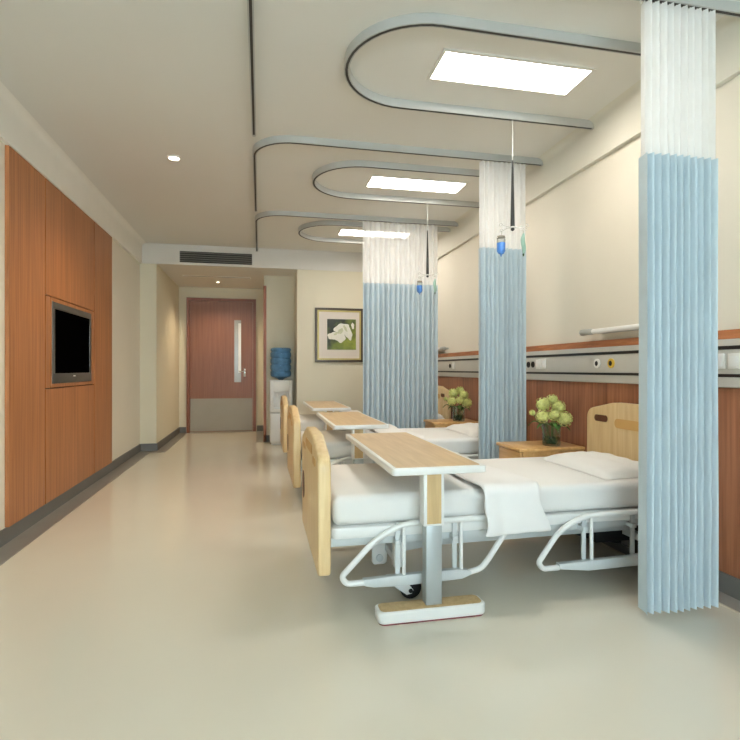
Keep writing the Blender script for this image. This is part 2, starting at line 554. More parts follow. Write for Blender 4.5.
tv = thing('television', 'black flat television with grey bezel set in the orange wood wall', 'television', (XL+0.007, 4.61, nz0+e))
ty0, ty1, tz0, tz1 = ny0+0.022, ny1-0.022, nz0+e+0.002, nz1-e-0.002
m = MB(); bx0, bx1 = XL+0.007, XL+0.03
m.box(bx0, bx1, ty0, ty1, tz1-0.05, tz1, 0.003); m.box(bx0, bx1, ty0, ty1, tz0, tz0+0.075, 0.003)
m.box(bx0, bx1, ty0, ty0+0.045, tz0+0.07, tz1-0.045, 0.003); m.box(bx0, bx1, ty1-0.045, ty1, tz0+0.07, tz1-0.045, 0.003)
m.build('bezel', M['bezel'], tv)
box('screen', M['screen'], bx0, bx1-0.006, ty0+0.04, ty1-0.04, tz0+0.07, tz1-0.045, tv)
box('logo_mark', M['white'], bx1, bx1+0.001, 4.59, 4.64, tz0+0.048, tz0+0.056, tv)  # small white logo on the lower bezel, unlit

# ------------------------------------------------------------------ right wall: wainscot, trunking, outlets
wn = thing('wainscot', 'red brown wood wall panelling low along the right wall behind the beds', 'wall panel', (XR, 2.5, BH))
wn_t = 0.022
box('panel_field', M['wainscot'], XR-wn_t, XR-0.001, YB+0.001, YP-0.013, BH+0.002, 0.962, wn)
box('cap_band', M['wood_band'], XR-wn_t-0.004, XR-0.001, YB+0.001, YP-0.001, 1.19, 1.232, wn)

tr = thing('bedhead_trunking', 'long grey service rail with black lines on the right wall above the beds', 'service rail', (XR, 2.5, 0.965))
tx = XR-0.04
box('rail_body', M['rail_grey'], tx, XR-0.001, YB+0.001, YP-0.001, 0.965, 1.188, tr, 0.004)
box('black_strip', M['black'], tx-0.003, tx+0.004, YB+0.001, YP-0.001, 1.140, 1.157, tr)
box('black_strip', M['black'], tx-0.003, tx+0.004, YB+0.001, YP-0.001, 1.012, 1.027, tr)

def gas_outlet(y, ring, label, nm='gas outlet'):
    t = thing('gas_outlet', label, 'outlet', (tx, y, 1.085), 'round gas outlets on the service rail')
    MB().lathe([(0.030, 0.0), (0.030, -0.007), (0.024, -0.010), (0.017, -0.010), (0.017, -0.002)], (tx, y, 1.085), 20, 'X').build('ring', ring, t)
    MB().lathe([(0.0165, -0.0005), (0.0165, -0.008), (0.006, -0.010)], (tx, y, 1.085), 16, 'X').build('socket', M['black'], t)
    return t
def hole_outlet(y, label):
    t = thing('power_socket', label, 'socket', (tx, y, 1.085), 'black round sockets on the service rail')
    MB().lathe([(0.024, 0.0), (0.024, -0.006), (0.019, -0.008), (0.010, -0.004)], (tx, y, 1.085), 16, 'X').build('socket_body', M['black'], t)
    MB().lathe([(0.009, -0.0045), (0.009, -0.006), (0.002, -0.007)], (tx, y, 1.085), 12, 'X').build('socket_hole', M['rubber'], t)
    return t
def plate(y, label):
    t = thing('switch_plate', label, 'switch', (tx, y, 1.085), 'white switch plates on the service rail')
    MB().box(tx-0.009, tx, y-0.031, y+0.031, 1.05, 1.122, 0.003).build('plate', M['white_plastic'], t)
    MB().box(tx-0.013, tx-0.009, y-0.02, y+0.02, 1.062, 1.11, 0.0015).build('rocker', M['white'], t)
    return t
gas_outlet(2.95, M['white_plastic'], 'white ringed gas outlet on the grey rail above the nearest bed')
gas_outlet(2.815, M['yellow_ring'], 'yellow ringed gas outlet on the grey rail above the nearest bed')
hole_outlet(3.82, 'black round socket right beside the middle curtain edge, farther of the pair')
hole_outlet(3.75, 'black round socket by the middle curtain, closer to the white plates')
plate(3.665, 'white switch plate on the rail above the nearer flowers, left of two')
plate(3.59, 'white switch plate on the rail above the nearer flowers, right of two')
plate(2.045, 'white switch plate half hidden by the right edge of the nearest curtain')
plate(1.965, 'white switch plate on the rail at the right edge of the picture')
hole_outlet(5.58, 'black round socket on the rail above the farther flowers')
plate(5.47, 'white switch plate on the rail above the farther flowers')

# bed head lamps on the wall
def bed_lamp(yc):
    t = thing('bed_lamp', 'slim tube wall lamp glowing above the nearest bed', 'wall lamp', (XR, yc, 1.29), 'tube lamps above the beds')
    MB().box(XR-0.05, XR, yc-0.24, yc+0.24, 1.275, 1.305, 0.004).build('backplate', M['alu'], t)
    MB().lathe([(0.015, -0.25), (0.015, 0.25)], (XR-0.065, yc, 1.29), 14, 'Y').build('tube', M['tube'], t)
    for sgn in (-1, 1):
        a, b_ = sorted((yc+sgn*0.25, yc+sgn*0.38))
        MB().lathe([(0.012, a-yc), (0.020, a-yc+0.012), (0.020, b_-yc-0.012), (0.013, b_-yc)], (XR-0.065, yc, 1.29), 14, 'Y').build('end_cap', M['alu'], t)
        MB().box(XR-0.06, XR, yc+sgn*0.32-0.012, yc+sgn*0.32+0.012, 1.28, 1.30, 0.002).build('bracket', M['alu'], t)
    return t
L0 = bed_lamp(2.71)
dup(L0, (0, 1.63, 0), 'slim tube wall lamp above the middle bed, mostly behind the middle curtain')
dup(L0, (0, 2*PITCH, 0), 'slim tube wall lamp above the farthest bed')

# ------------------------------------------------------------------ ceiling: lights, downlights, tracks, vent
def ceiling_light():
    x0, x1, y0_, y1_ = 0.92, 1.744, 2.490, 2.738
    t = thing('ceiling_light', 'large rectangular ceiling light panel above the nearest bed', 'ceiling light', ((x0+x1)/2, (y0_+y1_)/2, H), 'light panels in the ceiling')
    m = MB(); f = 0.018
    m.box(x0-f, x1+f, y0_-f, y0_, H-0.008, H); m.box(x0-f, x1+f, y1_, y1_+f, H-0.008, H)
    m.box(x0-f, x0, y0_, y1_, H-0.008, H); m.box(x1, x1+f, y0_, y1_, H-0.008, H)
    m.build('trim_frame', M['lamp_trim'], t)
    box('diffuser', M['lamp'], x0, x1, y0_, y1_, H-0.005, H, t)
    return t
CL = ceiling_light()
dup(CL, (0, 1.74, 0), 'rectangular ceiling light panel above the middle bed')
dup(CL, (0, 3.42, 0), 'rectangular ceiling light panel above the farthest bed by the picture')

def downlight(x, y, z, label, k=1.0):
    t = thing('downlight', label, 'downlight', (x, y, z))
    MB().lathe([(0.052*k, 0.0), (0.052*k, -0.006), (0.040*k, -0.010), (0.038*k, -0.002)], (x, y, z), 24).build('rim', M['lamp_trim'], t)
    MB().lathe([(0.037*k, -0.001), (0.037*k, -0.006), (0.03*k, -0.008)], (x, y, z), 24).build('lens', M['spot'], t)
    return t
downlight(-0.64, 4.18, H, 'small round recessed downlight in the ceiling before the wood wall')
downlight(-0.635, 8.35, ZS, 'tiny round downlight in the low corridor ceiling near the door', 0.6)

TW, TH = 0.014, 0.047
def track(path, label, kind):
    p0 = path[0]
    t = thing('curtain_track', label, 'curtain track', (path[0][0], path[0][1], H), kind)
    base = [(x, y, H) for x, y in path]
    MB().sweep(base, [(-TW, 0), (-TW, -TH), (-0.006, -TH), (-0.006, -TH+0.006), (0.006, -TH+0.006), (0.006, -TH), (TW, -TH), (TW, 0)]).build('rail', M['alu'], t)
    MB().sweep(base, [(-0.0068, -TH+0.004), (-0.0068, -TH-0.001), (0.0068, -TH-0.001), (0.0068, -TH+0.004)]).build('slot', M['slot_dark'], t)
    m = MB()
    for (x, y), (qx, qy) in ((path[0], path[1]), (path[-1], path[-2])):
        m.box(x-0.010, x+0.010, y-0.0145, y+0.0145, H-TH-0.002, H, 0.002)
        m.build('end_cap', M['alu'], t); m = MB()
    m.bm.free()
    return t
def arc(cx, cy, r, a0, a1, n=14, ry=None):
    ry = ry or r
    return [(cx + r*cos(radians(a0+(a1-a0)*i/n)), cy + ry*sin(radians(a0+(a1-a0)*i/n))) for i in range(n+1)]
XE = XR-0.032
def u_track(dy, label):
    yn, yf, xl = 2.25+dy, 3.01+dy, 0.438
    r = (yf-yn)/2
    path = [(XE, yn)] + arc(xl+r, yn+r, r, 270, 90, 24) + [(XE, yf)]
    return track(path, label, 'looped tracks on the ceiling')
u_track(0, 'nearest looped grey curtain track around the largest ceiling light')
u_track(1.695, 'second looped grey track around the ceiling light above the middle bed')
u_track(3.36, 'farthest looped grey track around the last ceiling light')
XT = -0.04
def l_track(yc, yend, label, r=0.28):
    path = [(XE, yc)] + arc(XT+r, yc+r, r, 270, 180, 12) + [(XT, yend)]
    return track(path, label, 'corner tracks carrying the curtains')
l_track(1.91, 3.57, 'corner track carrying the nearest curtain, running down the middle of the ceiling')
l_track(3.63, 5.28, 'corner track carrying the middle curtain with a rounded bend in the ceiling')
l_track(5.37, YP-0.04, 'corner track carrying the farthest curtain, ending at the air vent beam')

YV = YP-0.015
# air vent in the soffit face
av = thing('air_vent', 'long dark slatted air vent in the white beam above the corridor', 'vent', (-0.56, YV, 2.43))
vx0, vx1, vz0, vz1 = -1.015, -0.104, 2.43, 2.575
box('vent_back', M['vent_dark'], vx0, vx1, YV-0.006, YV, vz0, vz1, av)
m = MB(); f = 0.008
m.box(vx0-f, vx1+f, YV-0.012, YV, vz1, vz1+f); m.box(vx0-f, vx1+f, YV-0.012, YV, vz0-f, vz0)
m.box(vx0-f, vx0, YV-0.012, YV, vz0, vz1); m.box(vx1, vx1+f, YV-0.012, YV, vz0, vz1)
m.build('vent_frame', M['soffit'], av)
for i in range(5):
    z = vz0 + 0.014 + i*(vz1-vz0-0.012)/5
    MB().prism([(YV-0.006, z+0.012), (YV-0.018, z), (YV-0.018, z+0.003), (YV-0.006, z+0.015)], 'YZ', vx0+0.002, vx1-0.002).build('slat', M['vent_slat'], av)
sl = thing('slot_diffuser', 'thin dark slot vent in the low corridor ceiling', 'vent', (-0.61, 7.9, ZS))
box('slot', M['vent_dark'], -1.08, -0.145, 7.885, 7.925, ZS-0.003, ZS, sl)
m = MB(); m.box(-1.09, -0.135, 7.87, 7.885, ZS-0.006, ZS); m.box(-1.09, -0.135, 7.925, 7.94, ZS-0.006, ZS); m.build('slot_frame', M['soffit'], sl)

# ------------------------------------------------------------------ curtains
def curtain(x0, x1, yc, npl, label, zbot=0.026, seed=1):
    t = thing('privacy_curtain', label, 'curtain', ((x0+x1)/2, yc, 0), 'privacy curtains hanging from the ceiling tracks')
    rnd = random.Random(seed)
    ph = [rnd.uniform(-0.5, 0.5) for _ in range(npl+3)]
    am = [rnd.uniform(0.75, 1.2) for _ in range(npl+3)]
    N = npl*28
    def fn_z(z0, z1, amp):
        def fn(u, v):
            z = z0 + (z1-z0)*v
            k = u*npl + 0.5
            i = int(k)
            fr_ = k-i
            lobe = 1 - abs(2*fr_-1)**4.5          # broad rounded folds with narrow creases between
            A = amp*(am[i]*(1-fr_) + am[i+1]*fr_)
            low = 1-z/2.6
            x = x0 + (x1-x0)*u + 0.006*ph[i]*sin(pi*fr_) + 0.006*sin(2*pi*fr_)
            return (x, yc + A*0.5 - A*lobe + 0.003*sin(3*z + i)*low, z)
        return fn
    zs, zt_ = 1.955, H-TH-0.012
    m = MB().quadgrid(fn_z(zbot, zs, 0.072), N, 14); m.build('fabric', M['curtain'], t, angle=80)
    m = MB().quadgrid(fn_z(zs, zt_, 0.045), N, 8); o = m.build('mesh_header', M['mesh'], t, angle=80); o['label'] = 'sheer white mesh top'
    for i in range(npl+1):
        x = x0 + (x1-x0)*i/npl
        MB().tube([(x, yc, H-TH-0.002), (x, yc+0.004, H-TH-0.010), (x, yc, H-TH-0.022)], 0.0025, 6).build('hook', M['white_plastic'], t)
    return t
curtain(1.574, 1.922, 1.91, 10, 'nearest pale blue curtain with white mesh top, full length beside the right wall', seed=3)
curtain(1.593, 1.964, 3.63, 10, 'middle pale blue curtain with white mesh top, narrow, hanging beside a nightstand', seed=5)
curtain(1.054, 1.879, 5.37, 15, 'farthest and widest pale blue curtain with white mesh top beside the framed picture', seed=8)

# ------------------------------------------------------------------ picture
pc = thing('framed_picture', 'square framed picture of a white flower on the far wall', 'picture', (1.07, YP, 1.145))
fx0, fx1, fz0, fz1 = 0.735, 1.40, 1.145, 1.885
m = MB(); f = 0.03
m.box(fx0, fx1, YP-0.03, YP, fz1-f, fz1); m.box(fx0, fx1, YP-0.03, YP, fz0, fz0+f)
m.box(fx0, fx0+f, YP-0.03, YP, fz0+f, fz1-f); m.box(fx1-f, fx1, YP-0.03, YP, fz0+f, fz1-f)
m.build('frame', M['pic_frame'], pc)
m = MB(); a, b_ = f, f+0.022
m.box(fx0+a, fx1-a, YP-0.022, YP, fz1-b_, fz1-a); m.box(fx0+a, fx1-a, YP-0.022, YP, fz0+a, fz0+b_)
m.box(fx0+a, fx0+b_, YP-0.022, YP, fz0+b_, fz1-b_); m.box(fx1-b_, fx1-a, YP-0.022, YP, fz0+b_, fz1-b_)
m.build('liner', M['gold'], pc)
box('mat_board', M['mat_board'], fx0+b_, fx1-b_, YP-0.012, YP, fz0+b_, fz1-b_, pc)
ix0, ix1, iz0, iz1 = 0.90, 1.30, 1.315, 1.735
art = MB().box(ix0, ix1, YP-0.014, YP-0.012, iz0, iz1)
art_o = art.build('painting', M['art_green'], pc)
# painted flower: flat petals on the picture
def petal(cx, cz, rx, rz, rot, mat, y, nm='painted_petal'):
    pts = []
    for i in range(44):
        a_ = 2*pi*i/44
        k = 1 + 0.09*sin(5*a_ + cx*40) + 0.05*sin(3*a_)
        p = (rx*k*cos(a_), rz*k*sin(a_))
        pts.append((cx + p[0]*cos(rot) - p[1]*sin(rot), cz + p[0]*sin(rot) + p[1]*cos(rot)))
    MB().prism(pts, 'XZ', y-0.0006, y).build(nm, mat, art_o)
petal(1.10, 1.60, 0.105, 0.075, 0.3, M['petal'], YP-0.0142)
petal(0.98, 1.505, 0.075, 0.05, 0.2, M['petal'], YP-0.0142)
petal(1.08, 1.49, 0.075, 0.075, 0.5, M['petal'], YP-0.0150)
petal(1.19, 1.55, 0.05, 0.10, 0.35, M['petal'], YP-0.0150)
petal(1.085, 1.57, 0.045, 0.030, 0.8, M['petal_shade'], YP-0.0158)
petal(1.15, 1.61, 0.016, 0.05, 0.5, M['petal_shade'], YP-0.0158)
petal(1.02, 1.535, 0.035, 0.014, 0.6, M['petal_shade'], YP-0.0158)
petal(1.255, 1.645, 0.020, 0.045, 0.1, M['petal'], YP-0.0142)

# ------------------------------------------------------------------ water dispenser
wd = thing('water_dispenser', 'white standing water dispenser in the recess beside the corridor', 'water dispenser', (0.29, 7.42, 0))
wx0_, wx1_, wy0, wy1 = 0.135, 0.44, 7.30, 7.58
m = MB(); m.box(wx0_, wx1_, wy0+0.02, wy1, 0.03, 0.44, 0.01); m.box(wx0_+0.02, wx1_-0.02, wy0+0.04, wy1-0.02, 0, 0.035)
m.build('lower_cabinet', M['white_plastic'], wd)
m = MB(); m.box(wx0_, wx1_, wy0+0.05, wy1, 0.447, 0.895, 0.012); m.box(wx0_, wx0_+0.05, wy0, wy0+0.06, 0.447, 0.895, 0.008); m.box(wx1_-0.05, wx1_, wy0, wy0+0.06, 0.447, 0.895, 0.008)
m.box(wx0_+0.04, wx1_-0.04, wy0, wy0+0.06, 0.73, 0.895, 0.008); m.box(wx0_+0.04, wx1_-0.04, wy0, wy0+0.06, 0.447, 0.50, 0.008)
m.build('upper_body', M['white_plastic'], wd)
box('cabinet_door', M['white'], wx0_+0.01, wx1_-0.01, wy0, wy0+0.02, 0.05, 0.43, wd, 0.006)
for x, mm in ((0.24, 'white_plastic'), (0.33, 'white_plastic')):
    MB().tube([(x, wy0+0.05, 0.70), (x, wy0+0.015, 0.70), (x, wy0+0.012, 0.66)], 0.012).build('tap', M[mm], wd)
box('drip_tray', M['frame_grey'], wx0_+0.06, wx1_-0.06, wy0+0.005, wy0+0.05, 0.50, 0.515, wd)
prof = [(0.03, 0.0), (0.05, 0.02), (0.135, 0.05)]
z = 0.05
for i in range(4):
    prof += [(0.145, z+0.02), (0.145, z+0.065), (0.134, z+0.078), (0.134, z+0.086)]
    z += 0.088
prof += [(0.145, z+0.02), (0.140, 0.44), (0.12, 0.452)]
wb = thing('water_bottle', 'blue ribbed water bottle upside down on the white dispenser', 'bottle', (0.288, 7.44, 0.89))
MB().lathe(prof, (0.288, 7.44, 0.896), 28).build('bottle_shell', M['bottle_blue'], wb)
MB().lathe([(max(0.02, r-0.012), z_) for r, z_ in prof[2:-1]], (0.288, 7.44, 0.896), 24).build('water', M['water'], wb)

# ------------------------------------------------------------------ beds
YN, YFB = 2.215, 3.0
YC = (YN+YFB)/2
def board_outline(zlo, zedge, ztop, y0, y1, r=0.07):
    w_ = y1-y0
    pts = [(y0+0.025, zlo), (y1-0.025, zlo), (y1-0.007, zlo+0.007), (y1, zlo+0.025)]
    # right shoulder
    for i in range(7):
        a_ = radians(90*i/6*0.88)
        pts.append((y1 - r + r*cos(a_), zedge - r + r*sin(a_)))
    pts.append((y1 - w_*0.30, ztop-0.004)); pts.append((y1 - w_*0.36, ztop))
    pts.append((y0 + w_*0.36, ztop)); pts.append((y0 + w_*0.30, ztop-0.004))
    for i in range(6, -1, -1):
        a_ = radians(90*i/6*0.88)
        pts.append((y0 + r - r*cos(a_), zedge - r + r*sin(a_)))
    pts += [(y0, zlo+0.025), (y0+0.007, zlo+0.007)]
    return pts
def capsule(y0, y1, z0, z1, n=6):
    return rrect(y0, y1, z0, z1, min(z1-z0, y1-y0)/2*0.98, n)

bed = thing('hospital_bed', 'nearest hospital bed with beech footboard and white side rails', 'bed', (1.16, YC, 0), 'hospital beds in a row')
# footboard
fb = MB().prism(board_outline(0.164, 0.685, 0.745, 2.195, 3.045), 'YZ', 0.240, 0.296, 0.012, 3).build('footboard', M['beech'], bed)
MB().prism(capsule(2.88, 2.99, 0.33, 0.48), 'YZ', 0.2375, 0.2405).build('slot', M['beech_dark'], fb)
MB().prism(capsule(2.46, 2.78, 0.645, 0.69), 'YZ', 0.2378, 0.2405).build('groove', M['beech_groove'], fb)
for a_ in ((2.30, 2.42), (2.82, 2.94)):
    MB().prism(capsule(a_[0], a_[1], 0.615, 0.65), 'YZ', 0.2375, 0.2405).build('handle_slot', M['beech_groove'], fb)
# headboard
hb = MB().prism(board_outline(0.18, 0.808, 0.850, 2.20, 3.010), 'YZ', 2.072, 2.116, 0.010, 3).build('headboard', M['beech'], bed)
MB().prism(capsule(2.46, 2.735, 0.70, 0.755), 'YZ', 2.0695, 2.0725).build('groove', M['beech_groove'], hb)
for a_ in ((2.30, 2.42), (2.80, 2.925)):
    MB().prism(capsule(a_[0], a_[1], 0.725, 0.765), 'YZ', 2.0692, 2.0725).build('handle_slot', M['beech_dark'], hb)
# mattress deck and frame
MB().prism(rrect(0.298, 2.070, 2.208, 3.01, 0.03), 'XY', 0.317, 0.366, 0.008, 2).build('deck', M['white'], bed)
m = MB()
m.box(0.298, 2.070, 2.235, 2.275, 0.278, 0.317, 0.004); m.box(0.298, 2.070, 2.97, 3.01, 0.278, 0.317, 0.004)
for x in (0.31, 0.95, 1.5, 1.99):
    m.box(x, x+0.035, 2.275, 2.97, 0.28, 0.316)
m.build('frame', M['frame_grey'], bed)
# lower lifting bars (slightly cranked)
for yy in (2.34, 2.90):
    MB().prism([(0.60, 0.20), (0.60, 0.245), (0.80, 0.262), (1.85, 0.268), (1.85, 0.228), (0.82, 0.222)], 'XZ', yy-0.014, yy+0.014, 0.003).build('lift_bar', M['frame_grey'], bed)
# lifting bracket plates under the foot end
for yy in (2.34, 2.90):
    pts = [(0.535, 0.282), (0.535, 0.108), (0.545, 0.098), (0.595, 0.098), (0.607, 0.108)]
    for i in range(7):
        a_ = radians(180 - 90*i/6)
        pts.append((0.70 + 0.090*cos(a_), 0.15 + 0.090*sin(a_)))
    pts += [(0.72, 0.282)]
    yb_ = 2.47 if yy < 2.5 else 2.77
    br = MB().prism(pts, 'XZ', yb_, yb_+0.025, 0.003).build('bracket', M['white'], bed)
    MB().lathe([(0.018, -0.006), (0.018, 0.004)], (0.570, yb_, 0.130), 16, 'Y').build('pivot', M['frame_grey'], br)
# legs with casters
def caster(x, y):
    lg = MB().box(x-0.022, x+0.022, y-0.022, y+0.022, 0.15, 0.28, 0.004).lathe([(0.014, 0.0), (0.014, 0.07)], (x, y, 0.085), 12).build('leg', M['white'], bed)
    f_ = MB().prism([(x-0.050, 0.105), (x+0.022, 0.105), (x+0.068, 0.045), (x+0.060, 0.030), (x+0.036, 0.026), (x-0.015, 0.062)], 'XZ', y-0.030, y-0.020, 0.002)
    f_.prism([(x-0.050, 0.105), (x+0.022, 0.105), (x+0.068, 0.045), (x+0.060, 0.030), (x+0.036, 0.026), (x-0.015, 0.062)], 'XZ', y+0.020, y+0.030, 0.002)
    f_.box(x-0.03, x+0.02, y-0.03, y+0.03, 0.092, 0.102)
    c_ = f_.build('caster_fork', M['white'], bed)
    MB().lathe([(0.036, -0.018), (0.050, -0.012), (0.050, 0.012), (0.036, 0.018)], (x+0.060, y, 0.050), 22, 'Y').build('caster_wheel', M['rubber'], bed)
    MB().lathe([(0.010, -0.034), (0.010, -0.030)], (x+0.054, y, 0.044), 12, 'Y').build('axle', M['black'], c_)
for x in (0.615, 1.92):
    for y in (2.30, 2.94):
        caster(x, y)
# cross bars and dark actuator rods underneath
for x in (0.615, 1.92):
    box('cross_bar', M['frame_grey'], x-0.018, x+0.018, 2.325, 2.915, 0.165, 0.20, bed, 0.004)
for yy in (2.56, 2.68):
    MB().tube([(1.50, yy+0.1, 0.22), (1.70, yy, 0.15), (1.90, yy-0.1, 0.12)], 0.012).build('actuator', M['black'], bed)
MB().box(1.74, 2.06, 2.45, 2.85, 0.125, 0.25, 0.01).box(1.80, 2.06, 2.40, 2.46, 0.02, 0.05, 0.004).box(1.98, 2.03, 2.41, 2.50, 0.045, 0.13, 0.004).build('motor_box', M['black'], bed)
# side rails
def rail(xs, yy, sgn):
    """xs maps the outline of one side rail; sgn puts the posts inside."""
    r_ = 0.0130
    if xs == 'foot':
        pth = [(0.430, yy, 0.128), (0.352, yy, 0.128), (0.330, yy, 0.160), (0.470, yy, 0.310), (0.560, yy, 0.362), (0.64, yy, 0.380), (1.00, yy, 0.384), (1.115, yy, 0.356), (1.00, yy, 0.185), (0.965, yy, 0.146), (0.90, yy, 0.134)]
        plate_ = [(0.424, 0.145), (0.60, 0.150), (0.843, 0.156), (0.895, 0.150), (0.915, 0.140), (0.912, 0.128), (0.870, 0.113), (0.60, 0.105), (0.47, 0.108), (0.43, 0.117)]
        posts = (0.578, 0.604, 0.842, 0.868); ztop_ = 0.376
    else:
        pth = [(1.36, yy, 0.126), (1.278, yy, 0.126), (1.256, yy, 0.156), (1.358, yy, 0.290), (1.44, yy, 0.338), (1.52, yy, 0.358), (1.88, yy, 0.362), (1.985, yy, 0.335), (1.93, yy, 0.20), (1.89, yy, 0.14), (1.82, yy, 0.134)]
        plate_ = [(1.355, 0.146), (1.36, 0.122), (1.51, 0.104), (1.80, 0.108), (1.84, 0.122), (1.84, 0.142), (1.78, 0.154), (1.50, 0.150)]
        posts = (1.500, 1.532, 1.765, 1.80); ztop_ = 0.356
    if xs == 'foot':
        pth = [(p_[0]+0.008, p_[1], p_[2]+(0.006 if p_[2] < 0.25 else -0.003)) for p_ in pth]; plate_ = [(p_[0]+0.008, p_[1]+0.006) for p_ in plate_]; posts = tuple(p_+0.010 for p_ in posts)
    t_ = MB().tube(round_path(pth, 0.05, 5), r_, 10).build('side_rail', M['white'], bed)
    MB().prism(plate_, 'XZ', yy-0.016, yy+0.016, 0.003).build('rail_plate', M['frame_grey'], t_)
    for i, x in enumerate(posts):
        if i % 2 == 0:
            MB().box(x-0.010, x+0.010, yy+sgn*0.016-0.005, yy+sgn*0.016+0.005, 0.145, ztop_+0.002).build('rail_post', M['frame_grey'], t_)
        else:
            MB().tube([(x, yy, 0.145), (x, yy, ztop_)], 0.0085, 10).build('rail_post', M['white'], t_)
    # two arms holding the rail to the frame
    for x in (posts[0], posts[2]):
        MB().box(x-0.012, x+0.012, min(yy, yy+sgn*0.10), max(yy, yy+sgn*0.10), 0.284, 0.304, 0.002).build('rail_arm', M['frame_grey'], t_)
for k_ in ('foot', 'head'):
    rail(k_, 2.187, 1)
    rail(k_, 3.056, -1)
dup(bed, (0, PITCH, 0), 'middle hospital bed with beech footboard, between the nearest and farthest beds')
dup(bed, (0, 2*PITCH, 0), 'farthest hospital bed with beech footboard, in front of the picture wall')

# mattresses
def soft_box(x0, x1, y0, y1, z0, z1, r, nx, ny, amp, seed):
    rnd = random.Random(seed)
    m = MB()
    m.box(x0, x1, y0, y1, z0, z1, r, 5)
    return m
mt = soft_box(0.306, 2.062, YN, YFB, 0.368, 0.500, 0.038, 0, 0, 0, 1).build('mattress', M['sheet'], origin=(1.16, YC, 0.368))
tag(mt, 'thick white sheeted mattress on the nearest bed', 'mattress', 'mattresses on the hospital beds')
dup(mt, (0, PITCH, 0), 'thick white sheeted mattress on the middle bed')
dup(mt, (0, 2*PITCH, 0), 'thick white sheeted mattress on the farthest bed')

# pillows
def pillow():
    cx, cy, zc = 1.86, 2.57, 0.504
    hx, hy, hz = 0.195, 0.305, 0.060
    t = bmesh.new()
    n1, n2 = 20, 28
    def surf(u, v, s):
        a_, b_ = 2*u-1, 2*v-1
        k = max(0.0, (1-abs(a_)**3.2))**0.48 * max(0.0, (1-abs(b_)**3.6))**0.48
        pin = 1 - 0.07*(1-abs(b_)**2)*abs(a_) * 0.8 - 0.05*(1-abs(a_)**2)*abs(b_)
        wr = 0.004*sin(9*a_+4*b_)*k + 0.003*sin(14*b_-5*a_)*k
        zz = zc + s*hz*k + (wr if s > 0 else 0)
        return (cx + a_*hx*pin, cy + b_*hy*pin, max(zz, 0.5008))
    m = MB()
    m.quadgrid(lambda u, v: surf(u, v, 1), n1, n2)
    m.quadgrid(lambda u, v: surf(u, v, -1), n1, n2)
    bmesh.ops.remove_doubles(m.bm, verts=m.bm.verts[:], dist=0.0005)
    bmesh.ops.recalc_face_normals(m.bm, faces=m.bm.faces[:])
    o = m.build('pillow', M['sheet'], origin=(cx, cy, 0.5), angle=80)
    tag(o, 'plump white pillow against the headboard of the nearest bed', 'pillow', 'pillows on the hospital beds')
    return o
pl = pillow()
dup(pl, (0, PITCH, 0), 'plump white pillow at the head of the middle bed, by the farther flowers')
dup(pl, (0, 2*PITCH, 0), 'plump white pillow at the head of the farthest bed, behind the widest curtain')

# folded blankets draped across the beds
def blanket():
    x0, x1 = 0.968, 1.228
    ztop = 0.512
    ynear, yfar = 2.148, 3.105
    zlow = 0.312
    rad = 0.045
    # cross section path along the bed width: near hem -> top -> far hem
    path = []
    for i in range(9): path.append((ynear - 0.006*sin(pi*i/8), zlow + (ztop-rad-zlow)*i/8))
    for i in range(1, 6):
        a_ = radians(180 - 90*i/6); path.append((ynear+rad+rad*cos(a_), ztop-rad+rad*sin(a_)))
    for i in range(17): path.append((ynear+rad + (yfar-ynear-2*rad)*i/16, ztop))
    for i in range(1, 6):
        a_ = radians(90 - 90*i/6); path.append((yfar-rad+rad*cos(a_), ztop-rad+rad*sin(a_)))
    for i in range(7): path.append((yfar, ztop-rad - 0.12*i/6))
    n = len(path)-1
    cum = [0]
    for i in range(n):
        cum.append(cum[-1] + math.dist(path[i], path[i+1]))
    tot = cum[-1]
    def fn(u, v):
        k = v*n; i = min(int(k), n-1); f_ = k-i
        y = path[i][0]*(1-f_) + path[i+1][0]*f_
        z = path[i][1]*(1-f_) + path[i+1][1]*f_
        s = cum[i]*(1-f_) + cum[i+1]*f_
        dn = max(0.0, (ztop-0.03-z)/(ztop-0.03-zlow))
        left = x0 + 0.012*sin(s*34)*min(1, dn*2) + 0.004*sin(s*11)
        right = x1 + 0.010*sin(s*27+1) + 0.065*dn**1.2 + (0.02*sin((s)*5.0))
        x = left + (right-left)*u
        top = 1-min(1, dn*3)
        z2 = z + top*(0.013*sin(pi*u)**0.6 + 0.006*sin(6*u+s*7) + 0.035*math.exp(-((y-2.92)/0.10)**2)*math.exp(-((u-0.25)/0.3)**2))
        y2 = y - (0.008*sin(9*u+2.0) + 0.004*sin(17*u))*min(1, dn*1.5) * (1 if y < YC else -1)
        if v > 0.6: z2 = z2
        if v == 0: z2 -= 0.006*sin(7*u) 
        return (x, y2, z2)
    m = MB().quadgrid(fn, 22, n*1)
    bmesh.ops.recalc_face_normals(m.bm, faces=m.bm.faces[:])
    o = m.build('blanket', M['blanket'], origin=(1.11, YC, 0.505), angle=80)
    md = o.modifiers.new('thick', 'SOLIDIFY'); md.thickness = 0.012; md.offset = 1.0
    md2 = o.modifiers.new('smooth', 'SUBSURF'); md2.levels = 1; md2.render_levels = 1
    tag(o, 'folded white blanket draped across the middle of the nearest bed', 'blanket', 'blankets folded across the beds')
    return o
bl = blanket()
dup(bl, (0, PITCH, 0), 'folded white blanket draped across the middle bed')
dup(bl, (0, 2*PITCH, 0), 'folded white blanket draped across the farthest bed')

